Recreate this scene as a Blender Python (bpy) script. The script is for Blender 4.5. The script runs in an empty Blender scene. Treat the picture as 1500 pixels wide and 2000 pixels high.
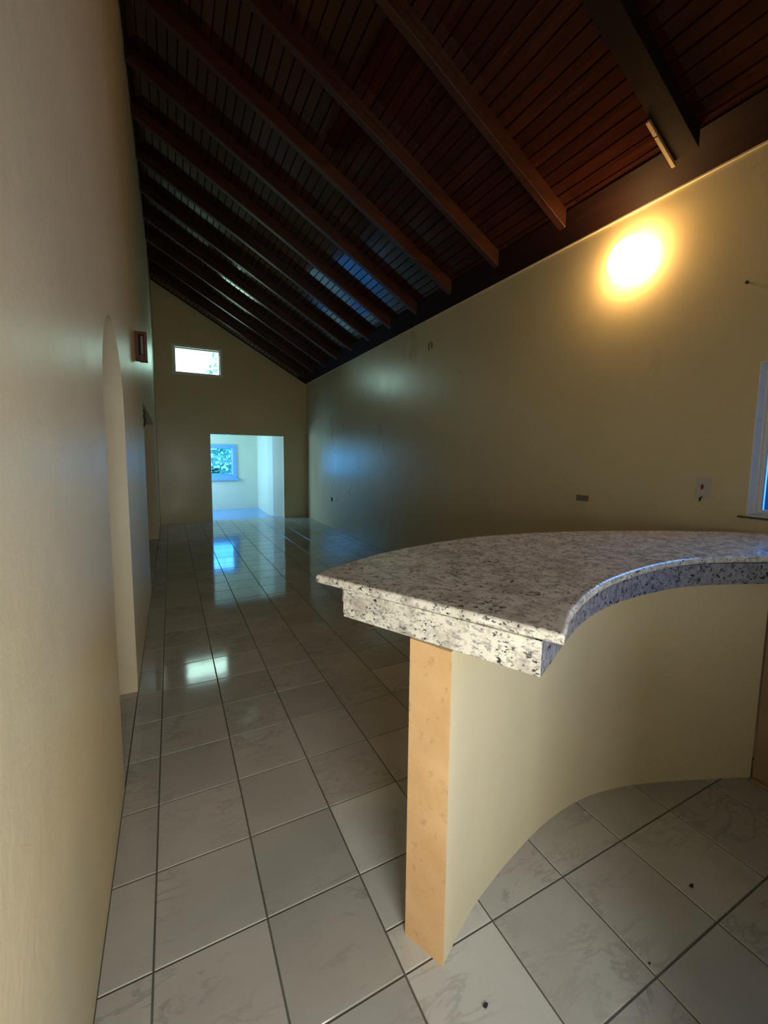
import bpy, bmesh, math, random
from mathutils import Vector, Matrix
from mathutils.geometry import tessellate_polygon

random.seed(7)
sc = bpy.context.scene
col = sc.collection

# ------------------------------------------------------------------ camera
F_PX, PX, PY = 819.26, 743.85, 976.39
cam_d = bpy.data.cameras.new('camera')
cam = bpy.data.objects.new('camera', cam_d)
col.objects.link(cam)
cam_d.sensor_fit = 'AUTO'
cam_d.sensor_width = 36.0
cam_d.lens = F_PX * 36.0 / 2000.0
cam_d.shift_x = (750 - PX) / 2000.0
cam_d.shift_y = (PY - 1000) / 2000.0
cam_d.clip_start = 0.02
R_ = Vector((0.89464165, -0.44667016, 0.01010400))
U_ = Vector((0.03572730, 0.09406460, 0.99492483))
F_ = Vector((0.44535366, 0.88974020, -0.10011243))
mw = Matrix(((R_.x, U_.x, -F_.x, 0.09849), (R_.y, U_.y, -F_.y, -1.26150),
             (R_.z, U_.z, -F_.z, 1.50604), (0, 0, 0, 1)))
cam.matrix_world = mw
sc.camera = cam

# ------------------------------------------------------------------ look
sc.view_settings.view_transform = 'Standard'
sc.view_settings.look = 'None'
sc.view_settings.gamma = 1.0
sc.view_settings.use_curve_mapping = False
sc.view_settings.exposure = 0.50
sc.cycles.use_denoising = True
sc.cycles.max_bounces = 10
sc.cycles.sample_clamp_indirect = 6.0

# ------------------------------------------------------------------ sky
w = bpy.data.worlds.new('sky')
sc.world = w
w.use_nodes = True
bg = w.node_tree.nodes['Background']
bg.inputs['Color'].default_value = (0.62, 0.86, 1.0, 1)
bg.inputs['Strength'].default_value = 3.0

# ------------------------------------------------------------------ daylight at the windows and at two unseen openings
def area(name, loc, direction, sx, sy, power, color, spread=math.pi):
    l = bpy.data.lights.new(name, 'AREA')
    l.shape = 'RECTANGLE'; l.size = sx; l.size_y = sy
    l.energy = power; l.color = color; l.spread = spread
    o = bpy.data.objects.new(name, l); col.objects.link(o)
    o.location = loc
    o.rotation_euler = Vector(direction).to_track_quat('-Z', 'Z').to_euler()
    return o
area('daylight_back_opening', (0.36, -1.84, 1.04), (-0.12, 1, -0.06), 0.8, 0.8, 15.0, (1.0, 0.94, 0.82), math.radians(150))
area('daylight_kitchen_window', (3.42, -0.70, 1.64), (-1, 0, 0), 1.2, 0.85, 19.0, (0.80, 0.90, 1.0))
area('daylight_high_window', (0.715, 9.40, 3.58), (0, -1, -0.1), 0.95, 0.55, 8.0, (0.60, 1.0, 0.70))
area('daylight_far_room_side', (-0.40, 10.35, 1.5), (1, 0, -0.05), 1.1, 1.3, 54.0, (0.30, 0.66, 1.0))
area('daylight_far_window', (1.22, 11.62, 1.4), (0, -1, -0.1), 0.9, 0.75, 8.0, (0.40, 0.72, 1.0))

# ------------------------------------------------------------------ helpers
def setp(o, **k):
    for a, b in k.items():
        o[a] = b
    return o

def mesh_obj(name, bm, mat, parent=None, smooth=False, **k):
    bmesh.ops.recalc_face_normals(bm, faces=bm.faces)
    me = bpy.data.meshes.new(name)
    bm.to_mesh(me); bm.free()
    if smooth:
        for p in me.polygons: p.use_smooth = True
    me.materials.append(mat)
    o = bpy.data.objects.new(name, me)
    col.objects.link(o)
    if parent: o.parent = parent
    return setp(o, **k)

def thing(name, label, cat, loc=(0, 0, 0), group=None):
    o = bpy.data.objects.new(name, None)
    o.empty_display_size = 0.05
    col.objects.link(o); o.location = loc
    o['label'] = label; o['category'] = cat
    if group: o['group'] = group
    return o

def box(bm, a, b):
    x0, y0, z0 = a; x1, y1, z1 = b
    v = [bm.verts.new(p) for p in ((x0,y0,z0),(x1,y0,z0),(x1,y1,z0),(x0,y1,z0),(x0,y0,z1),(x1,y0,z1),(x1,y1,z1),(x0,y1,z1))]
    for q in ((0,3,2,1),(4,5,6,7),(0,1,5,4),(1,2,6,5),(2,3,7,6),(3,0,4,7)):
        bm.faces.new([v[i] for i in q])
    return v

def bevel(bm, w, seg=2):
    bmesh.ops.bevel(bm, geom=list(bm.edges), offset=w, segments=seg, profile=0.5, affect='EDGES')

def bxo(name, a, b, mat, parent=None, bev=0.0, seg=2, **k):
    bm = bmesh.new(); box(bm, a, b)
    if bev: bevel(bm, bev, seg)
    return mesh_obj(name, bm, mat, parent, **k)

def prism(bm, loop, to3, d0, d1, holes=()):
    """polygon (with holes) in 2D, extruded between depths d0 and d1; to3(u, v, d) -> point"""
    loops = [list(loop)] + [list(h) for h in holes]
    flat = [p for l in loops for p in l]
    tris = tessellate_polygon([[Vector((p[0], p[1], 0)) for p in l] for l in loops])
    A = [bm.verts.new(to3(p[0], p[1], d0)) for p in flat]
    B = [bm.verts.new(to3(p[0], p[1], d1)) for p in flat]
    for t in tris:
        try:
            bm.faces.new([A[i] for i in t]); bm.faces.new([B[i] for i in reversed(t)])
        except ValueError: pass
    s = 0
    for l in loops:
        n = len(l)
        for i in range(n):
            j = (i + 1) % n
            bm.faces.new((A[s+i], A[s+j], B[s+j], B[s+i]))
        s += n

def rect(u0, v0, u1, v1):
    return [(u0, v0), (u1, v0), (u1, v1), (u0, v1)]

def tube(bm, pts, r, n=8):
    rings = []
    pts = [Vector(p) for p in pts]
    for i, p in enumerate(pts):
        t = (pts[min(i+1, len(pts)-1)] - pts[max(i-1, 0)]).normalized()
        a = t.orthogonal().normalized(); b = t.cross(a)
        rings.append([bm.verts.new(p + r*(math.cos(2*math.pi*k/n)*a + math.sin(2*math.pi*k/n)*b)) for k in range(n)])
    for i in range(len(rings)-1):
        for k in range(n):
            bm.faces.new((rings[i][k], rings[i][(k+1) % n], rings[i+1][(k+1) % n], rings[i+1][k]))
    bm.faces.new(rings[0]); bm.faces.new(list(reversed(rings[-1])))

def lathe_x(bm, prof, c, n=32):
    """revolve (depth along -x, radius) about the x axis through c"""
    rings = []
    for d, r in prof:
        if r < 1e-6:
            rings.append([bm.verts.new((c[0]-d, c[1], c[2]))])
        else:
            rings.append([bm.verts.new((c[0]-d, c[1]+r*math.cos(2*math.pi*k/n), c[2]+r*math.sin(2*math.pi*k/n))) for k in range(n)])
    for a, b in zip(rings, rings[1:]):
        for k in range(n):
            if len(a) == 1 and len(b) == 1: continue
            if len(b) == 1: bm.faces.new((a[k], a[(k+1) % n], b[0]))
            elif len(a) == 1: bm.faces.new((a[0], b[(k+1) % n], b[k]))
            else: bm.faces.new((a[k], a[(k+1) % n], b[(k+1) % n], b[k]))

def catmull(pts, sub=6):
    out = []
    P = [Vector(p) for p in pts]
    for i in range(len(P)-1):
        p0 = P[max(i-1, 0)]; p1 = P[i]; p2 = P[i+1]; p3 = P[min(i+2, len(P)-1)]
        for k in range(sub):
            t = k/sub
            out.append(0.5*((2*p1)+(p2-p0)*t+(2*p0-5*p1+4*p2-p3)*t*t+(3*p1-p0-3*p2+p3)*t**3))
    out.append(P[-1])
    return [(p.x, p.y) for p in out]

def offset(pts, d):
    out = []
    for i, p in enumerate(pts):
        a = Vector(pts[max(i-1, 0)]); b = Vector(pts[min(i+1, len(pts)-1)])
        t = (b-a).normalized()
        out.append((p[0]-t.y*d, p[1]+t.x*d))
    return out

# ------------------------------------------------------------------ materials
class NT:
    def __init__(s, name):
        s.m = bpy.data.materials.new(name); s.m.use_nodes = True
        s.t = s.m.node_tree; s.n = s.t.nodes; s.b = s.n['Principled BSDF']; s.out = s.n['Material Output']
    def new(s, typ, **k):
        x = s.n.new(typ)
        for a, v in k.items():
            if a in x.inputs: x.inputs[a].default_value = v
            else: setattr(x, a, v)
        return x
    def link(s, a, b): s.t.links.new(a, b)
    def set(s, **k):
        for a, v in k.items(): s.b.inputs[a.replace('_', ' ')].default_value = v
    def ramp(s, fac, stops):
        r = s.new('ShaderNodeValToRGB'); e = r.color_ramp.elements
        while len(e) > 1: e.remove(e[-1])
        e[0].position = stops[0][0]; e[0].color = (*stops[0][1], 1)
        for p, c in stops[1:]:
            q = e.new(p); q.color = (*c, 1)
        s.link(fac, r.inputs['Fac']); return r.outputs['Color']
    def pos(s, scale=(1, 1, 1)):
        g = s.new('ShaderNodeNewGeometry'); mp = s.new('ShaderNodeMapping')
        mp.inputs['Scale'].default_value = scale
        s.link(g.outputs['Position'], mp.inputs['Vector']); return mp.outputs['Vector']
    def noise(s, vec, scale, detail=4, rough=0.55, dist=0.0):
        x = s.new('ShaderNodeTexNoise'); x.inputs['Scale'].default_value = scale
        x.inputs['Detail'].default_value = detail; x.inputs['Roughness'].default_value = rough
        x.inputs['Distortion'].default_value = dist
        s.link(vec, x.inputs['Vector']); return x.outputs['Fac']
    def mix(s, fac, a, b, mode='MIX'):
        x = s.new('ShaderNodeMix', data_type='RGBA', blend_type=mode)
        if isinstance(fac, (int, float)): x.inputs[0].default_value = fac
        else: s.link(fac, x.inputs[0])
        for i, v in ((6, a), (7, b)):
            if isinstance(v, tuple): x.inputs[i].default_value = (*v, 1)
            else: s.link(v, x.inputs[i])
        return x.outputs[2]
    def bump(s, h, strength, dist=0.01):
        x = s.new('ShaderNodeBump'); x.inputs['Strength'].default_value = strength; x.inputs['Distance'].default_value = dist
        s.link(h, x.inputs['Height']); s.link(x.outputs['Normal'], s.b.inputs['Normal'])
    def base(s, c):
        if isinstance(c, tuple): s.b.inputs['Base Color'].default_value = (*c, 1)
        else: s.link(c, s.b.inputs['Base Color'])

def plain(name, c, rough=0.5, metal=0.0):
    m = NT(name); m.base(c); m.set(Roughness=rough, Metallic=metal); return m.m

def paint(name, c1, c2, rough=0.3, bump=0.12):
    m = NT(name)
    p = m.pos()
    a = m.noise(p, 1.3, 5, 0.6); b = m.noise(m.pos((1.5, 1.5, 0.8)), 1.6, 4, 0.6)
    cc = m.ramp(a, [(0.3, c1), (0.7, c2)])
    cc = m.mix(0.012, cc, m.ramp(b, [(0.35, (0.35, 0.3, 0.22)), (0.65, (1, 0.95, 0.85))]), 'OVERLAY')
    m.base(cc)
    r = m.new('ShaderNodeMapRange'); r.inputs['To Min'].default_value = rough-0.05; r.inputs['To Max'].default_value = rough+0.08
    m.link(b, r.inputs['Value']); m.link(r.outputs['Result'], m.b.inputs['Roughness'])
    h1 = m.noise(p, 60, 3, 0.5); h2 = m.noise(p, 6, 3, 0.5)
    add = m.new('ShaderNodeMath', operation='MULTIPLY_ADD'); add.inputs[1].default_value = 4.0
    m.link(h2, add.inputs[0]); m.link(h1, add.inputs[2])
    m.bump(add.outputs[0], bump, 0.004)
    return m.m

M_wall = paint('cream_gloss_paint', (0.62, 0.53, 0.32), (0.68, 0.58, 0.365), 0.28)
M_wall_l = paint('cream_silk_paint', (0.62, 0.53, 0.35), (0.68, 0.585, 0.395), 0.40, 0.2)
M_wall_l.node_tree.nodes['Principled BSDF'].inputs['Specular IOR Level'].default_value = 0.28
M_barwall = paint('pale_cream_render', (0.62, 0.54, 0.36), (0.68, 0.60, 0.42), 0.55, 0.25)
M_far = paint('far_room_cream', (0.70, 0.72, 0.58), (0.74, 0.76, 0.62), 0.5)
M_white = paint('white_frame_paint', (0.72, 0.72, 0.70), (0.80, 0.80, 0.78), 0.4, 0.08)
M_blueframe = paint('blue_daylight_frame', (0.18, 0.45, 0.85), (0.22, 0.50, 0.9), 0.4, 0.05)  # blue cast of the daylight put into the frame colour
M_trim = plain('trim_paint', (0.75, 0.66, 0.48), 0.45)
M_grout = paint('dark_grout', (0.075, 0.068, 0.06), (0.12, 0.11, 0.095), 0.8, 0.4)
M_dark = plain('black_plastic', (0.012, 0.011, 0.01), 0.5)
M_red = plain('red_rocker', (0.25, 0.012, 0.015), 0.35)
M_plate = plain('white_switch_plate', (0.52, 0.49, 0.47), 0.4)
M_plate2 = plain('grey_socket_plate', (0.19, 0.17, 0.14), 0.5)
M_iron = plain('dark_iron', (0.03, 0.028, 0.025), 0.5, 0.6)
M_ext = plain('outside_render', (0.5, 0.48, 0.42), 0.9)

# orange raw render of the bar wall's end, with stains
m = NT('raw_orange_render')
p = m.pos()
a = m.noise(p, 7, 5, 0.6); b = m.noise(p, 28, 4, 0.65)
cc = m.ramp(a, [(0.3, (0.62, 0.37, 0.17)), (0.7, (0.74, 0.48, 0.25))])
cc = m.mix(m.ramp(b, [(0.56, (0, 0, 0)), (0.72, (0.5, 0.5, 0.5))]), cc, (0.32, 0.19, 0.08))
m.base(cc); m.set(Roughness=0.7); m.bump(b, 0.2, 0.004)
M_raw = m.m

M_brown = paint('brown_raw_render', (0.20, 0.13, 0.075), (0.30, 0.20, 0.12), 0.8, 0.4)

# marble-look glazed tile
def tile_mat(name, c1, c2, vein):
    m = NT(name)
    oi = m.new('ShaderNodeObjectInfo')
    g = m.new('ShaderNodeNewGeometry')
    off = m.new('ShaderNodeVectorMath', operation='SCALE'); off.inputs['Scale'].default_value = 0.0
    comb = m.new('ShaderNodeCombineXYZ')
    mul = m.new('ShaderNodeMath', operation='MULTIPLY'); mul.inputs[1].default_value = 37.0
    m.link(oi.outputs['Random'], mul.inputs[0])
    for i in range(3): m.link(mul.outputs[0], comb.inputs[i])
    add = m.new('ShaderNodeVectorMath', operation='ADD')
    m.link(g.outputs['Position'], add.inputs[0]); m.link(comb.outputs[0], add.inputs[1])
    v = add.outputs[0]
    n1 = m.noise(v, 3.0, 5, 0.6)
    base = m.ramp(n1, [(0.3, c1), (0.7, c2)])
    mp = m.new('ShaderNodeMapping'); mp.inputs['Rotation'].default_value = (0, 0, 0.6); mp.inputs['Scale'].default_value = (1.0, 2.6, 1)
    m.link(v, mp.inputs['Vector'])
    n2 = m.noise(mp.outputs['Vector'], 4.0, 5, 0.62, 0.6)
    vmask = m.ramp(n2, [(0.46, (0, 0, 0)), (0.50, (0.6, 0.6, 0.6)), (0.54, (0, 0, 0))])
    n3 = m.noise(v, 2.2, 2, 0.5)
    vm2 = m.mix(1.0, vmask, m.ramp(n3, [(0.42, (0, 0, 0)), (0.62, (1, 1, 1))]), 'MULTIPLY')
    cc = m.mix(vm2, base, vein)
    tone = m.ramp(oi.outputs['Random'], [(0.0, (0.88, 0.88, 0.88)), (1.0, (1.08, 1.08, 1.08))])
    cc = m.mix(1.0, cc, tone, 'MULTIPLY')
    m.base(cc)
    m.set(Roughness=0.08)
    m.b.inputs['Specular IOR Level'].default_value = 0.5
    h = m.noise(v, 9, 2, 0.5)
    m.bump(h, 0.025, 0.01)
    return m.m
M_tile = tile_mat('glazed_grey_marble_tile', (0.36, 0.345, 0.32), (0.42, 0.405, 0.375), (0.22, 0.20, 0.18))
M_tile2 = tile_mat('pale_cut_tile', (0.46, 0.45, 0.42), (0.53, 0.52, 0.49), (0.34, 0.32, 0.29))
M_farfloor = tile_mat('far_room_blue_floor', (0.10, 0.34, 0.80), (0.14, 0.40, 0.86), (0.1, 0.3, 0.7))

# granite
m = NT('speckled_white_granite')
p = m.pos()
ROLE = 0
n0 = m.noise(p, 14, 4, 0.6, 0.4)
n1 = m.noise(m.pos((0.8, 0.8, 1.3)), 52, 5, 0.68, 0.3)
n2 = m.noise(m.pos((0.75, 0.75, 1.15)), 85, 4, 0.6, 0.25)
base = m.ramp(n0, [(0.36, (0.50, 0.465, 0.40)), (0.56, (0.78, 0.755, 0.68))])
grey = m.ramp(n1, [(0.51, (0, 0, 0)), (0.62, (0.8, 0.8, 0.8))])
cc = m.mix(grey, base, (0.30, 0.28, 0.29))
gate = m.ramp(m.noise(p, 9, 2, 0.5), [(0.40, (0.45, 0.45, 0.45)), (0.56, (1, 1, 1))])
dark = m.mix(1.0, m.ramp(n2, [(0.575, (0, 0, 0)), (0.61, (1, 1, 1))]), gate, 'MULTIPLY')
cc = m.mix(dark, cc, (0.030, 0.028, 0.045))
m.base(cc); m.set(Roughness=0.14)
M_granite = m.m
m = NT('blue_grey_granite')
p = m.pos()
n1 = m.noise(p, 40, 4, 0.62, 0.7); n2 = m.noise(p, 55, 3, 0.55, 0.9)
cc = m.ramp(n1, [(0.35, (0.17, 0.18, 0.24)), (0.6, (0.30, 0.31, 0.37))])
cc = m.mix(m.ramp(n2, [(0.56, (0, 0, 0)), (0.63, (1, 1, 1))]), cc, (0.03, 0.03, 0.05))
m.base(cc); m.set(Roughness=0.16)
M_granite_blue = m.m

# varnished timber
def wood(name, c1, c2, c3, rough, axis):
    m = NT(name)
    oi = m.new('ShaderNodeObjectInfo')
    sc_ = (9, 0.5, 9) if axis == 'y' else (0.6, 9, 3)
    p = m.pos(sc_)
    comb = m.new('ShaderNodeCombineXYZ'); mul = m.new('ShaderNodeMath', operation='MULTIPLY'); mul.inputs[1].default_value = 53
    m.link(oi.outputs['Random'], mul.inputs[0]); m.link(mul.outputs[0], comb.inputs[1]); m.link(mul.outputs[0], comb.inputs[0])
    add = m.new('ShaderNodeVectorMath', operation='ADD'); m.link(p, add.inputs[0]); m.link(comb.outputs[0], add.inputs[1])
    n = m.noise(add.outputs[0], 2.0, 6, 0.6, 1.2)
    cc = m.ramp(n, [(0.28, c1), (0.5, c2), (0.72, c3)])
    cc = m.mix(1.0, cc, m.ramp(oi.outputs['Random'], [(0, (0.75, 0.75, 0.75)), (1, (1.2, 1.15, 1.1))]), 'MULTIPLY')
    m.base(cc)
    r = m.new('ShaderNodeMapRange'); r.inputs['To Min'].default_value = rough-0.04; r.inputs['To Max'].default_value = rough+0.06
    m.link(n, r.inputs['Value']); m.link(r.outputs['Result'], m.b.inputs['Roughness'])
    m.bump(n, 0.08, 0.004)
    return m.m
M_plank = wood('red_brown_varnished_plank', (0.020, 0.0045, 0.0028), (0.038, 0.0085, 0.0043), (0.066, 0.016, 0.0066), 0.10, 'y')
M_plank.node_tree.nodes['Principled BSDF'].inputs['Specular IOR Level'].default_value = 0.75
M_rafter = wood('orange_brown_rafter', (0.026, 0.007, 0.0032), (0.046, 0.0125, 0.0045), (0.07, 0.020, 0.0065), 0.45, 'x')
M_plate_wood = wood('dark_wall_plate', (0.008, 0.003, 0.003), (0.012, 0.004, 0.004), (0.018, 0.006, 0.005), 0.6, 'y')
M_plate_wood.node_tree.nodes['Principled BSDF'].inputs['Specular IOR Level'].default_value = 0.12
M_black_wood = wood('near_black_timber', (0.010, 0.006, 0.005), (0.016, 0.009, 0.007), (0.022, 0.012, 0.009), 0.55, 'x')
M_black_wood.node_tree.nodes['Principled BSDF'].inputs['Specular IOR Level'].default_value = 0.12
M_backing = plain('dark_roof_backing', (0.02, 0.008, 0.005), 0.8)
M_strip = wood('pale_bare_wood', (0.5, 0.33, 0.17), (0.6, 0.42, 0.23), (0.68, 0.5, 0.3), 0.5, 'x')
M_redbox = wood('red_brown_box_wood', (0.085, 0.035, 0.028), (0.11, 0.046, 0.038), (0.14, 0.06, 0.05), 0.45, 'y')
M_greypanel = plain('grey_panel', (0.30, 0.28, 0.27), 0.5)
M_bark = plain('bark', (0.12, 0.08, 0.05), 0.9)

# lamp glass
m = NT('lit_opal_glass')
m.base((0.9, 0.85, 0.75)); m.set(Roughness=0.3)
m.b.inputs['Emission Color'].default_value = (1.0, 0.60, 0.22, 1)
m.b.inputs['Emission Strength'].default_value = 33.0
M_lamp = m.m

# window glass
def glass(name, tint):
    m = NT(name)
    m.n.remove(m.b)
    t = m.new('ShaderNodeBsdfTransparent'); t.inputs[0].default_value = (*tint, 1)
    g = m.new('ShaderNodeBsdfGlossy'); g.inputs['Roughness'].default_value = 0.02
    fr = m.new('ShaderNodeFresnel'); fr.inputs['IOR'].default_value = 1.45
    mx = m.new('ShaderNodeMixShader')
    m.link(fr.outputs[0], mx.inputs[0]); m.link(t.outputs[0], mx.inputs[1]); m.link(g.outputs[0], mx.inputs[2])
    m.link(mx.outputs[0], m.out.inputs['Surface'])
    return m.m
M_glass = glass('clear_glass', (0.95, 0.98, 0.98))
M_glass_sky = glass('sky_tinted_glass', (0.40, 0.75, 1.0))
M_glass_blue = glass('blue_tinted_glass', (0.36, 0.66, 0.98))

m = NT('leaf_green')
oi = m.noise(m.pos(), 3, 2)
m.base(m.ramp(oi, [(0.3, (0.16, 0.42, 0.34)), (0.7, (0.26, 0.56, 0.46))])); m.set(Roughness=0.5)
m.b.inputs['Transmission Weight'].default_value = 0.0
M_leaf = m.m
M_added_wall = paint('added_wall_blue', (0.04, 0.16, 0.36), (0.05, 0.18, 0.40), 0.8)  # blue wanted in the kitchen pane, put on the added wall outside
M_grass = paint('grass_ground', (0.07, 0.14, 0.05), (0.12, 0.2, 0.07), 0.9, 0.3)

# ------------------------------------------------------------------ dimensions
XL, XR, Y0, Y1 = -0.14, 3.16, -1.72, 9.05
T = 0.33
SL = (5.15 - 3.30) / (XR - XL)          # roof slope, rising to the left
def zc(x): return 3.30 + SL * (XR - x)
TH = math.atan(SL)
WT = 0.20                               # wall thickness

# ------------------------------------------------------------------ walls
# left wall: arch and wide flat opening reach the floor
arch = [(0.83, -0.01)]
cy, rz, rr = 1.27, 1.74, 0.44
for k in range(25):
    a = math.pi - math.pi*k/24
    arch.append((cy + rr*math.cos(a), rz + rr*math.sin(a)))
arch.append((1.71, -0.01))
opening = [(3.85, -0.01), (3.85, 2.04)]
for k in range(1, 12):
    t = k/12; opening.append((3.85 + 3.37*t, 2.05 + 0.012*math.sin(math.pi*t)))
opening += [(7.22, 2.04), (7.22, -0.01)]
prof = [(Y0-WT, -0.01)] + arch + opening + [(Y1, -0.01), (Y1, zc(XL)+0.02), (Y0-WT, zc(XL)+0.02)]
bm = bmesh.new()
prism(bm, prof, lambda u, v, d: (d, u, v), XL-WT, XL)
wall_left = mesh_obj('wall_left', bm, M_wall_l, kind='structure')

# right wall with the kitchen window
bm = bmesh.new()
WY0, WY1, WZ0, WZ1 = -1.36, -0.016, 1.182, 2.078
prism(bm, rect(Y0-WT, -0.01, Y1, 3.30), lambda u, v, d: (d, u, v), XR, XR+WT, [rect(WY0, WZ0, WY1, WZ1)])
wall_right = mesh_obj('wall_right', bm, M_wall, kind='structure')

# end wall: doorway and high window
bm = bmesh.new()
DX0, DX1, DZ = 0.925, 2.585, 2.0
HX0, HX1, HZ0, HZ1 = 0.215, 1.215, 3.275, 3.885
prof = [(XL-WT, -0.01), (DX0, -0.01), (DX0, DZ), (DX1, DZ), (DX1, -0.01), (XR+WT, -0.01), (XR+WT, zc(XR+WT)+0.03), (XL-WT, zc(XL-WT)+0.03)]
prism(bm, prof, lambda u, v, d: (u, d, v), Y1, Y1+0.15, [rect(HX0, HZ0, HX1, HZ1)])
wall_end = mesh_obj('wall_end', bm, M_wall, kind='structure')

# wall behind the camera, with an opening that lets daylight in
bm = bmesh.new()
prof = [(XL, -0.01), (XR, -0.01), (XR, zc(XR)), (XL, zc(XL))]
prism(bm, prof, lambda u, v, d: (u, d, v), Y0-WT, Y0, [rect(-0.06, 0.62, 0.78, 1.46)])
wall_back = mesh_obj('wall_back', bm, M_wall, kind='structure')

bxo('wall_added_shade', (1.03, Y0, -0.01), (1.15, -1.0, 1.0), M_barwall, kind='structure')  # unseen low wall, added to shade the kitchen floor

# far room behind the doorway
FY = 11.30
bm = bmesh.new()
prism(bm, rect(-0.14, -0.01, 2.6, 2.7), lambda u, v, d: (u, d, v), FY, FY+0.15, [rect(0.80, 0.98, 1.66, 1.76)])
mesh_obj('wall_far_room_back', bm, M_far, kind='structure')
bm = bmesh.new()
pl = [(2.36, FY), (2.345, 9.75), (2.40, 9.45), (2.585, Y1+0.15)]
for a, b in zip(pl, pl[1:]):
    A = [bm.verts.new((*q, z)) for q in (a, b) for z in (-0.01, 2.7)]
    bm.faces.new((A[0], A[2], A[3], A[1]))
bmesh.ops.remove_doubles(bm, verts=bm.verts, dist=1e-5)
r = bmesh.ops.extrude_face_region(bm, geom=list(bm.faces))
bmesh.ops.translate(bm, vec=(0.15, 0.02, 0), verts=[v for v in r['geom'] if isinstance(v, bmesh.types.BMVert)])
mesh_obj('wall_far_room_right', bm, M_far, kind='structure')
bm = bmesh.new()
prism(bm, rect(Y1+0.15, -0.01, FY, 2.7), lambda u, v, d: (d, u, v), -0.29, -0.14, [rect(9.75, 0.8, 10.95, 2.2)])
mesh_obj('wall_far_room_left', bm, M_far, kind='structure')
bxo('ceiling', (-0.3, Y1+0.15, 2.7), (2.8, FY+0.15, 2.8), M_far, kind='structure')

# side room seen through the openings in the left wall
bm = bmesh.new()
prism(bm, rect(-0.5, -0.01, 9.0, 2.6), lambda u, v, d: (d, u, v), -3.54, -3.40)
mesh_obj('wall_side_room_left', bm, M_wall, kind='structure')
bxo('wall_side_room_front', (-3.54, -0.64, -0.01), (XL-WT, -0.5, 2.6), M_wall, kind='structure')
bxo('wall_side_room_back', (-3.54, 9.0, -0.01), (XL-WT, 9.14, 2.6), M_wall, kind='structure')
bxo('ceiling', (-3.54, -0.64, 2.6), (XL-WT, 9.14, 2.7), M_wall, kind='structure')

# ------------------------------------------------------------------ floor: grout bed + tiles
floor = bxo('floor', (XL, Y0, -0.10), (XR, Y1+0.15, -0.0035), M_grout, kind='structure')
far_floor = bxo('floor', (-0.14, Y1+0.15, -0.10), (2.6, FY, 0.0), M_farfloor, kind='structure')
side_floor = bxo('floor', (-3.40, -0.5, -0.10), (XL, 9.0, -0.0035), M_grout, kind='structure')

def tile_bm(wx, wy):
    bm = bmesh.new()
    b = 0.0018; h = 0.009
    x, y = wx/2, wy/2
    lo = [bm.verts.new((sx*x, sy*y, -h)) for sx, sy in ((-1,-1),(1,-1),(1,1),(-1,1))]
    mi = [bm.verts.new((sx*x, sy*y, -b)) for sx, sy in ((-1,-1),(1,-1),(1,1),(-1,1))]
    hi = [bm.verts.new((sx*(x-b), sy*(y-b), 0)) for sx, sy in ((-1,-1),(1,-1),(1,1),(-1,1))]
    for a, c in ((lo, mi), (mi, hi)):
        for k in range(4): bm.faces.new((a[k], a[(k+1) % 4], c[(k+1) % 4], c[k]))
    bm.faces.new(hi)
    return bm
G = 0.0055
cache = {}
def add_tile(x0, y0, x1, y1, mat, parent):
    wx, wy = round(x1-x0-G, 4), round(y1-y0-G, 4)
    key = (wx, wy, mat.name)
    if key not in cache:
        bm = tile_bm(wx, wy)
        bmesh.ops.recalc_face_normals(bm, faces=bm.faces)
        me = bpy.data.meshes.new('tile'); bm.to_mesh(me); bm.free(); me.materials.append(mat)
        cache[key] = me
    o = bpy.data.objects.new('tile', cache[key]); col.objects.link(o)
    o.location = ((x0+x1)/2, (y0+y1)/2, 0); o.parent = parent
    o.rotation_euler = (random.gauss(0, 0.0009), random.gauss(0, 0.0009), 0)
    return o
rest = bmesh.new()
def rest_tile(bmx, x0, y0, x1, y1):
    b = tile_bm(x1-x0-G, y1-y0-G)
    me = bpy.data.meshes.new('t'); b.to_mesh(me); b.free()
    n = len(bmx.verts)
    bmx.from_mesh(me); bmx.verts.ensure_lookup_table()
    rot = Matrix.Rotation(random.gauss(0, 0.0009), 4, 'X') @ Matrix.Rotation(random.gauss(0, 0.0009), 4, 'Y')
    mt = Matrix.Translation(((x0+x1)/2, (y0+y1)/2, 0)) @ rot
    for v in bmx.verts[n:]: v.co = mt @ v.co
    bpy.data.meshes.remove(me)
count = 0
for j in range(-8, 28):
    for i in range(-1, 10):
        x0, x1 = max(i*T, XL), min((i+1)*T, XR)
        y0, y1 = max(j*T, Y0), min((j+1)*T, Y1+0.15)
        if -4 <= j <= 21:
            if (i, j) == (2, -1):
                add_tile(x0, y0, x1, -0.205, M_tile2, floor); add_tile(x0, -0.205, x1, y1, M_tile2, floor); count += 2
            else:
                mt = M_tile2 if (i == 2 and j <= 0) else M_tile
                add_tile(x0, y0, x1, y1, mt, floor); count += 1
        else:
            rest_tile(rest, x0, y0, x1, y1)
mesh_obj('distant_tiles', rest, M_tile, floor, kind='stuff')
rest = bmesh.new()
for j in range(-1, 27):
    for i in range(-10, -1):
        rest_tile(rest, i*T, j*T, (i+1)*T, (j+1)*T)
    rest_tile(rest, -T, j*T, XL, (j+1)*T)
mesh_obj('side_room_tiles', rest, M_tile, side_floor, kind='stuff')

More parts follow.
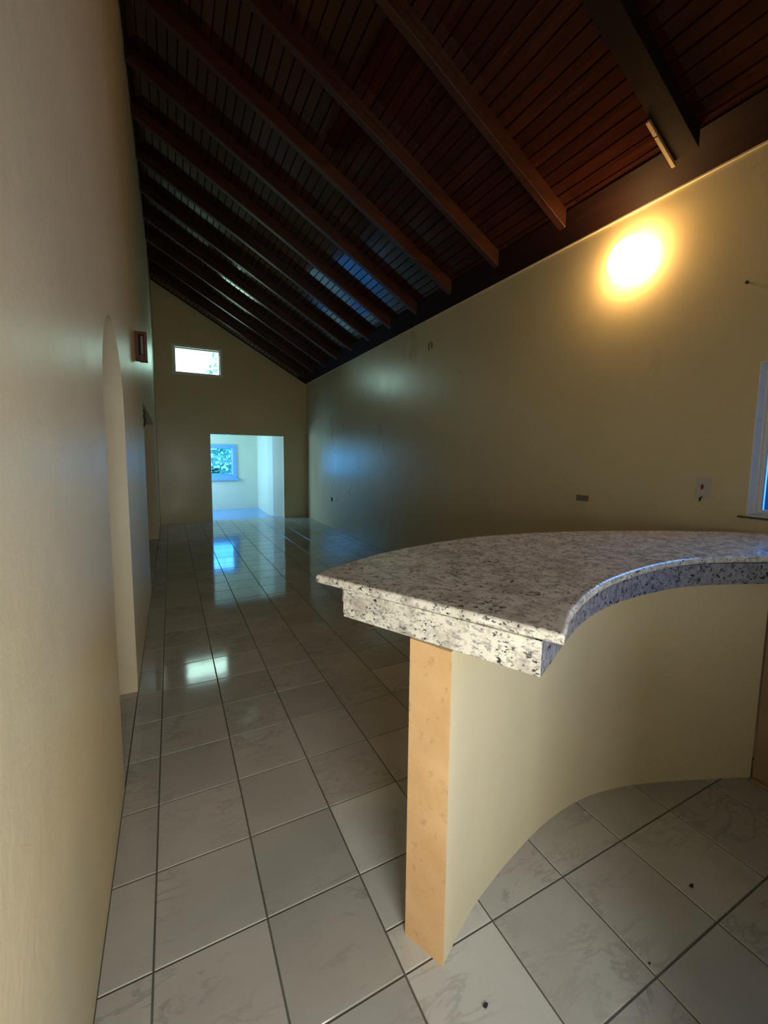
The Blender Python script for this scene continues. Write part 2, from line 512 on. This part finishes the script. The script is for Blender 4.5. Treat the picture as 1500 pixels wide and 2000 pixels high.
# ------------------------------------------------------------------ roof: backing, planks, rafters
def slope_pt(x, y, off):                 # off = distance below the plank face, square to the slope
    return (x - off*math.sin(TH), y, zc(x) - off*math.cos(TH))
XA, XB = XL-WT, XR+WT
bm = bmesh.new()
for y in (Y0-WT, Y1+0.15):
    pass
pts = [slope_pt(XA, 0, -0.022), slope_pt(XB, 0, -0.022), slope_pt(XB, 0, -0.09), slope_pt(XA, 0, -0.09)]
prism(bm, [(q[0], q[2]) for q in pts], lambda u, v, d: (u, d, v), Y0-WT, Y1+0.15)
ceiling = mesh_obj('ceiling', bm, M_backing, kind='structure')
PW = 0.088
L = (XB-0.02-XA) / math.cos(TH)
n = int(L / PW)
ca, sa = math.cos(TH), math.sin(TH)
for k in range(n):
    s0 = k*PW + 0.002; s1 = (k+1)*PW - 0.002
    cxp = XA + ((s0+s1)/2)*ca
    hw = (s1-s0)/2; ch = 0.006; th = 0.018
    prf = [(-hw, th), (hw, th), (hw, ch), (hw-ch*0.8, 0), (-hw+ch*0.8, 0), (-hw, ch)]
    tilt = random.gauss(0, 0.006)
    bm = bmesh.new()
    # planks are butt-jointed on a rafter somewhere along their run
    def sec(y0, y1):
        def to3(u, v, d):
            uu = u*math.cos(tilt) - v*math.sin(tilt); vv = u*math.sin(tilt) + v*math.cos(tilt)
            return (cxp + uu*ca + vv*sa, d, zc(cxp) - uu*sa + vv*ca)
        b = bmesh.new(); prism(b, prf, to3, y0, y1)
        return b
    bm.free()
    joint = random.choice([2.0, 2.74, 3.46, 4.15, 4.85, 5.55, 6.25])
    for a, b in ((Y0, joint-0.001), (joint+0.001, Y1)):
        mesh_obj('plank', sec(a, b), M_plank, ceiling)

def beam(name, y, wdt, depth, parent, x_lo=XL, x_hi=2.915, mat=None):
    bm = bmesh.new()
    # vertical plumb cut at the lower end, where it meets the wall plate
    a0 = slope_pt(x_lo, 0, 0.0); a1 = (x_lo, 0, zc(x_lo) - depth/math.cos(TH))
    b0 = (x_hi, 0, zc(x_hi)); b1 = (x_hi, 0, zc(x_hi) - depth/math.cos(TH))
    prism(bm, [(a0[0], a0[2]), (b0[0], b0[2]), (b1[0], b1[2]), (a1[0], a1[2])], lambda u, v, d: (u, d, v), y, y+wdt)
    bevel(bm, 0.003, 1)
    return mesh_obj(name, bm, mat or M_rafter, parent)
DEPTH = 0.118
for y in (-1.2, -0.45):
    beam('rafter', y, 0.06, DEPTH, ceiling)
r1 = beam('rafter', 0.275, 0.135, 0.10, ceiling, mat=M_black_wood)
r1['label'] = 'wide near-black rafter'
for y in (1.20, 1.95, 2.69, 3.41, 4.10, 4.80, 5.50, 6.20, 6.90, 7.60, 8.30):
    beam('rafter', y, 0.06, DEPTH, ceiling)
# bare strips nailed along the doubled rafter's lower far edge
def strip(x0, x1):
    bm = bmesh.new()
    d0, d1 = 0.094, 0.116
    q = [slope_pt(x0, 0, d0), slope_pt(x1, 0, d0), slope_pt(x1, 0, d1), slope_pt(x0, 0, d1)]
    prism(bm, [(a[0], a[2]) for a in q], lambda u, v, d: (u, d, v), 0.408, 0.432)
    bevel(bm, 0.003, 1)
    return mesh_obj('wood_strip', bm, M_strip, r1, label='pale bare wood strip on the dark rafter')
strip(2.70, 2.785); strip(2.79, 2.985)

# dark frieze board on the slope along the right wall, and the paint bead under it
bm = bmesh.new()
fr = [slope_pt(2.925, 0, 0.012), slope_pt(XR-0.001, 0, 0.012), slope_pt(XR-0.001, 0, 0.0008), slope_pt(2.925, 0, 0.0008)]
prism(bm, [(q[0], q[2]) for q in fr], lambda u, v, d: (u, d, v), Y0, Y1)
mesh_obj('trim_1', bm, M_plate_wood, kind='structure')
bxo('trim_2', (XR-0.014, Y0, 3.284), (XR, Y1, 3.3005), M_trim, kind='structure')

bm = bmesh.new()
fr = [slope_pt(XL+0.01, 0, 0.010), slope_pt(2.92, 0, 0.010), slope_pt(2.92, 0, 0.0008), slope_pt(XL+0.01, 0, 0.0008)]
prism(bm, [(q[0], q[2]) for q in fr], lambda u, v, d: (u, d, v), Y1-0.03, Y1-0.0005)
mesh_obj('trim_3', bm, M_plate_wood, kind='structure')

# ------------------------------------------------------------------ windows
def frame_rect(bm, to3, u0, v0, u1, v1, wd, d0, d1):
    prism(bm, rect(u0, v0, u1, v1), to3, d0, d1, [rect(u0+wd, v0+wd, u1-wd, v1-wd)])
# high window in the end wall
yz = lambda u, v, d: (u, d, v)
win = bpy.data.objects.new('window_1', None); col.objects.link(win); win['kind'] = 'structure'
bm = bmesh.new(); frame_rect(bm, yz, HX0-0.012, HZ0-0.012, HX1+0.012, HZ1+0.012, 0.05, Y1-0.012, Y1+0.12); mesh_obj('window_frame', bm, M_white, win)
bm = bmesh.new(); frame_rect(bm, yz, HX0+0.038, HZ0+0.038, HX1-0.038, HZ1-0.038, 0.022, Y1+0.06, Y1+0.10); mesh_obj('window_sash', bm, M_white, win)
bxo('window_pane', (HX0+0.05, Y1+0.078, HZ0+0.05), (HX1-0.05, Y1+0.083, HZ1-0.05), M_glass, win)
# sash window in the far room
win = bpy.data.objects.new('window_2', None); col.objects.link(win); win['kind'] = 'structure'
bm = bmesh.new(); frame_rect(bm, yz, 0.70, 0.88, 1.78, 1.83, 0.10, FY-0.03, FY+0.02); mesh_obj('window_frame', bm, M_blueframe, win)
bxo('window_sill', (0.68, FY-0.07, 0.82), (1.83, FY+0.02, 0.885), M_blueframe, win, 0.006)
bm = bmesh.new(); frame_rect(bm, yz, 0.80, 1.36, 1.68, 1.75, 0.035, FY+0.06, FY+0.10); mesh_obj('window_sash', bm, M_blueframe, win)
bm = bmesh.new(); frame_rect(bm, yz, 0.80, 0.97, 1.68, 1.39, 0.035, FY+0.02, FY+0.06); mesh_obj('window_sash', bm, M_blueframe, win)
bxo('window_pane', (0.83, FY+0.078, 1.39), (1.65, FY+0.083, 1.72), M_glass_sky, win)
bxo('window_pane', (0.83, FY+0.038, 1.00), (1.65, FY+0.043, 1.36), M_glass_sky, win)
# kitchen window in the right wall
xz = lambda u, v, d: (d, u, v)
win = bpy.data.objects.new('window_3', None); col.objects.link(win); win['kind'] = 'structure'
bm = bmesh.new(); frame_rect(bm, xz, WY0+0.001, WZ0+0.001, WY1-0.001, WZ1-0.001, 0.016, XR+0.065, XR+0.15); mesh_obj('window_frame', bm, M_white, win)
bm = bmesh.new(); frame_rect(bm, xz, WY0+0.018, WZ0+0.018, WY1-0.018, WZ1-0.018, 0.018, XR+0.08, XR+0.12); mesh_obj('window_sash', bm, M_white, win)
bxo('window_pane', (XR+0.095, WY0+0.03, WZ0+0.03), (XR+0.10, WY1-0.03, WZ1-0.03), M_glass_blue, win)
bm = bmesh.new(); frame_rect(bm, xz, WY0+0.0005, WZ0+0.0005, WY1-0.0005, WZ1-0.0005, 0.007, XR-0.004, XR+0.066); mesh_obj('window_reveal', bm, M_white, win)
bxo('window_sill', (XR-0.02, WY0-0.02, WZ0-0.012), (XR-0.0005, WY1+0.035, WZ0-0.001), M_grout, win)

# ------------------------------------------------------------------ curved bar wall
inner = catmull([(0.774, -0.361), (0.901, -0.296), (1.013, -0.251), (1.205, -0.193), (1.426, -0.142), (1.635, -0.122),
                 (1.819, -0.136), (2.035, -0.191), (2.326, -0.303), (2.530, -0.388)], 5)
outer = offset(inner, 0.138)
outer[0] = (0.718, -0.235)
barw = thing('curved_half_wall', 'pale cream curved half wall with an orange end, holding up the granite bar top', 'half wall', (1.65, -0.15, 0))
def up(o, root):                       # keep world coordinates while parenting
    o.parent = root; o.matrix_parent_inverse = Matrix.Translation(root.location).inverted(); return o
bm = bmesh.new()
prism(bm, inner + outer[::-1], lambda u, v, d: (u, v, d), 0.0, 0.9775)
o = mesh_obj('curved_wall_body', bm, M_barwall)
up(o, barw)
bm = bmesh.new()
e0, e1 = Vector(inner[0]), Vector(outer[0])
nrm = Vector((-(e1-e0).y, (e1-e0).x)).normalized()
if nrm.x > 0: nrm = -nrm
prism(bm, [tuple(e0), tuple(e1), tuple(e1+nrm*0.006), tuple(e0+nrm*0.006)], lambda u, v, d: (u, v, d), 0.0, 0.977)
o = up(mesh_obj('end_face', bm, M_raw, label='orange bare render end of the half wall'), barw)
# brown stub at the other end
stub = thing('wall_stub', 'brown unpainted masonry stub at the right end of the curved half wall', 'wall stub', (2.66, -0.55, 0))
bm = bmesh.new(); box(bm, (2.532, -0.72, 0.0), (2.80, -0.392, 0.9775)); bevel(bm, 0.004, 1)
up(mesh_obj('stub_body', bm, M_brown), stub)
bm = bmesh.new(); box(bm, (2.50, -0.74, 0.0), (2.531, -0.40, 0.012)); bevel(bm, 0.003, 1)
bmesh.ops.recalc_face_normals(bm, faces=bm.faces)
up(mesh_obj('mortar_skirt', bm, M_brown), stub)

# ------------------------------------------------------------------ granite bar top
top = thing('granite_bar_top', 'white speckled granite bar top with a curved edge and deep apron', 'countertop', (1.6, 0.0, 0.98))
o_in = catmull([(0.907, -0.612), (0.965, -0.573), (1.030, -0.527), (1.105, -0.487), (1.232, -0.427), (1.424, -0.361), (1.671, -0.313), (1.873, -0.296),
                (2.039, -0.304), (2.216, -0.349), (2.395, -0.418), (2.60, -0.50), (2.85, -0.57), (3.155, -0.60)], 4)
o_out = catmull([(0.537, 0.110), (0.601, 0.168), (0.731, 0.240), (0.879, 0.311), (1.067, 0.374), (1.304, 0.427), (1.587, 0.450),
                 (2.078, 0.378), (2.672, 0.159), (3.155, -0.125)], 5)
bm = bmesh.new()
prism(bm, o_in + o_out[::-1], lambda u, v, d: (u, v, d), 1.070, 1.100)
es = [e for e in bm.edges if len(e.link_faces) == 2 and abs(e.verts[0].co.z - e.verts[1].co.z) < 1e-6
      and abs(e.link_faces[0].normal.z - e.link_faces[1].normal.z) > 0.5]
bmesh.ops.recalc_face_normals(bm, faces=bm.faces)
bm.normal_update()
es = [e for e in bm.edges if len(e.link_faces) == 2 and abs(abs(e.link_faces[0].normal.z) - abs(e.link_faces[1].normal.z)) > 0.5]
bmesh.ops.bevel(bm, geom=es, offset=0.009, segments=3, profile=0.5, affect='EDGES')
up(mesh_obj('slab', bm, M_granite), top)
def band(name, pts, th, mat=None, **k):
    b = offset(pts, th)
    bm = bmesh.new(); prism(bm, list(pts) + b[::-1], lambda u, v, d: (u, v, d), 0.978, 1.0695)
    bevel(bm, 0.0015, 1)
    return up(mesh_obj(name, bm, mat or M_granite, **k), top)
a_in = catmull([(0.883, -0.569), (0.966, -0.528), (1.085, -0.466), (1.255, -0.388), (1.442, -0.328), (1.662, -0.292), (1.90, -0.287),
                (2.050, -0.305), (2.216, -0.352), (2.385, -0.420), (2.60, -0.505)], 4)
a_out = [p for p in offset(o_out, -0.045) if p[0] > 0.64]
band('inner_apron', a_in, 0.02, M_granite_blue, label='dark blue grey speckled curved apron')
band('outer_apron', a_out, -0.02)
band('end_apron', [(0.597, 0.008), (0.883, -0.569)], 0.02)

# ------------------------------------------------------------------ wall lamp
lamp = thing('wall_lamp', 'round glowing lamp high on the right wall', 'lamp', (XR, 0.79, 2.948))
c = (XR, 0.79, 2.948)
bm = bmesh.new(); lathe_x(bm, [(0.0, 0.0), (0.0, 0.085), (0.012, 0.085), (0.016, 0.07), (0.016, 0.0)], c)
up(mesh_obj('lamp_base', bm, M_white, smooth=False), lamp)
GR, GD, GC = 0.142, 0.072, 0.082
bm = bmesh.new(); lathe_x(bm, [(GC-GD*math.cos(t*math.pi/24), GR*math.sin(t*math.pi/24)) for t in range(4, 24)] + [(GC+GD, 0.0)], c)
up(mesh_obj('lamp_globe', bm, M_lamp, smooth=True, label='glowing opal glass globe'), lamp)
bm = bmesh.new()
def on_globe(a):                         # an arc hugging the globe's near side
    n_ = Vector((-0.85, -0.28 + 0.20*math.cos(a), 0.02 + 0.34*math.sin(a))).normalized()
    return Vector((c[0]-GC, c[1], c[2])) + Vector((n_.x*(GD+0.001), n_.y*(GR+0.001), n_.z*(GR+0.001)))
tube(bm, [on_globe(-0.9+k*0.17) for k in range(13)], 0.0018, 6)
up(mesh_obj('wire_clip', bm, M_iron, label='thin dark wire clip on the globe'), lamp)

# ------------------------------------------------------------------ small things on the walls
sw = thing('cooker_switch', 'white switch plate with a red rocker, on the right wall by the window', 'switch', (XR, 0.218, 1.335))
bm = bmesh.new(); box(bm, (XR-0.010, 0.178, 1.272), (XR, 0.258, 1.402)); bevel(bm, 0.003, 2)
up(mesh_obj('switch_plate', bm, M_plate), sw)
bm = bmesh.new(); box(bm, (XR-0.016, 0.214, 1.326), (XR-0.0095, 0.228, 1.356)); bevel(bm, 0.002, 2)
up(mesh_obj('rocker', bm, M_red, label='red rocker'), sw)
bm = bmesh.new(); tube(bm, [(XR-0.004, 0.222, 1.280), (XR-0.012, 0.224, 1.272), (XR-0.013, 0.230, 1.258), (XR-0.004, 0.233, 1.250)], 0.0055, 6)
up(mesh_obj('cable_stub', bm, M_dark, label='black cable end below the plate'), sw)
so = thing('wall_socket', 'small grey socket plate low on the right wall above the granite bar', 'socket', (XR, 1.098, 1.189))
bm = bmesh.new(); box(bm, (XR-0.009, 1.042, 1.165), (XR, 1.155, 1.213)); bevel(bm, 0.003, 2)
up(mesh_obj('socket_plate', bm, M_plate2), so)
for yy in (1.075, 1.122):
    bm = bmesh.new(); box(bm, (XR-0.0115, yy-0.013, 1.178), (XR-0.0085, yy+0.013, 1.20)); bevel(bm, 0.001, 1)
    up(mesh_obj('socket_insert', bm, M_plate2), so)
bm = bmesh.new(); tube(bm, [(XR-0.004, 3.50, 2.90)] + [(XR-0.006, 3.463+0.037*math.cos(k*math.pi/10), 2.955+0.04*math.sin(k*math.pi/10)) for k in range(11)] + [(XR-0.004, 3.428, 2.915)], 0.0045, 6)
mesh_obj('wire_hook', bm, M_iron, label='thin bent wire hook high on the right wall, left of the lamp', category='hook')
bm = bmesh.new(); box(bm, (XR-0.012, 7.17, 0.565), (XR, 7.235, 0.655)); bevel(bm, 0.004, 2)
mesh_obj('outlet_box', bm, M_dark, label='tiny dark outlet box low on the right wall near the doorway', category='outlet')
bm = bmesh.new(); lathe_x(bm, [(0, 0.0), (0, 0.004), (0.018, 0.004), (0.019, 0.009), (0.022, 0.009), (0.024, 0.0)], (XR, 0.08, 2.545), 10)
mesh_obj('nail', bm, M_iron, label='nail in the right wall below and right of the glowing lamp', category='nail')

# wooden box projecting from the left wall
bx = thing('wooden_wall_box', 'red brown wooden box frame on the left wall with a grey panel inside', 'box', (XL, 3.05, 2.45))
x0, x1, z0, z1, ya, yb = XL, XL+0.092, 2.325, 2.565, 3.0, 3.12
for nme, a, b in (('side_board', (x0, ya, z0+0.006), (x0+0.028, yb, z1)), ('side_board', (x1-0.024, ya, z0), (x1, yb, z1)),
                  ('top_board', (x0+0.0285, ya, z1-0.026), (x1-0.0245, yb, z1)), ('bottom_board', (x0+0.0285, ya, z0), (x1-0.0245, yb, z0+0.045))):
    bm = bmesh.new(); box(bm, a, b); bevel(bm, 0.002, 1); up(mesh_obj(nme, bm, M_redbox), bx)
bm = bmesh.new(); box(bm, (x0+0.0285, yb-0.014, z0+0.046), (x1-0.0245, yb, z1-0.027)); up(mesh_obj('back_board', bm, M_dark, label='dark back of the box'), bx)
bm = bmesh.new(); box(bm, (x0+0.042, ya+0.04, z0+0.055), (x1-0.030, ya+0.06, z1-0.028)); bevel(bm, 0.002, 1); up(mesh_obj('grey_panel', bm, M_greypanel, label='grey upright panel'), bx)
bm = bmesh.new(); tube(bm, [(XL+0.002, 3.83, 1.98), (XL+0.014, 3.83, 1.95), (XL+0.006, 3.835, 1.91), (XL+0.018, 3.83, 1.87), (XL+0.008, 3.83, 1.83), (XL+0.001, 3.83, 1.80)], 0.006, 6)
mesh_obj('loose_wire', bm, M_iron, label='short twisted dark wire at the edge of the wide opening', category='wire')

# crumbs on the kitchen tiles
def crumb(x, y, s, label):
    bm = bmesh.new(); bmesh.ops.create_icosphere(bm, subdivisions=1, radius=1)
    for v in bm.verts:
        v.co = Vector((v.co.x*s*(1+random.uniform(-.3, .3)), v.co.y*s*0.6*(1+random.uniform(-.3, .3)), v.co.z*s*0.4))
    mnz = min(v.co.z for v in bm.verts)
    for v in bm.verts: v.co.z -= mnz
    o = mesh_obj('crumb', bm, M_dark, label=label, category='debris'); o.location = (x, y, 0.0); return o
crumb(1.700, -0.557, 0.011, 'black crumb on the kitchen tiles, the rightmost of the three')
crumb(0.823, -0.491, 0.009, 'dark crumb on the pale tile in front of the orange wall end')
crumb(1.333, -0.631, 0.005, 'tiniest crumb, between the other two on the kitchen tiles')

# ------------------------------------------------------------------ outside: ground and trees beyond the windows
bxo('wall_added_outside', (4.7, -5, -0.6), (4.85, 3.5, 3.2), M_added_wall, kind='structure')  # added outside so the kitchen pane looks darker blue than open sky
bxo('ground', (-14, -8, -0.9), (12, 26, -0.6), M_grass, kind='structure')
def tree(label, x, y, h, crown, n, seed):
    rnd = random.Random(seed)
    t = thing('tree', label, 'tree', (x, y, -0.6), 'trees outside the far windows')
    bm = bmesh.new()
    tube(bm, [(x, y, -0.6), (x+0.1, y+0.05, h*0.4), (x-0.05, y, h*0.8)], 0.12, 8)
    up(mesh_obj('trunk', bm, M_bark), t)
    bm = bmesh.new()
    for _ in range(n):
        u = Vector((rnd.gauss(0, 1), rnd.gauss(0, 1), rnd.gauss(0, 1))).normalized() * crown * rnd.uniform(0.45, 1.0)
        c = Vector((x, y, h)) + Vector((u.x, u.y, u.z*0.85))
        a = Vector((rnd.gauss(0, 1), rnd.gauss(0, 1), rnd.gauss(0, .6))).normalized(); b = a.orthogonal().normalized()
        s = rnd.uniform(0.10, 0.2)
        vs = [bm.verts.new(c + a*s*p + b*s*q*0.45) for p, q in ((-1, 0), (-0.2, 1), (1, 0), (-0.2, -1))]
        bm.faces.new(vs)
    up(mesh_obj('foliage', bm, M_leaf, kind='stuff'), t)
tree('tree seen through the right part of the high window', 3.55, 17.0, 5.2, 2.1, 800, 3)
tree('low leafy tree behind the far room window', 1.6, 15.5, 1.3, 1.7, 900, 5)
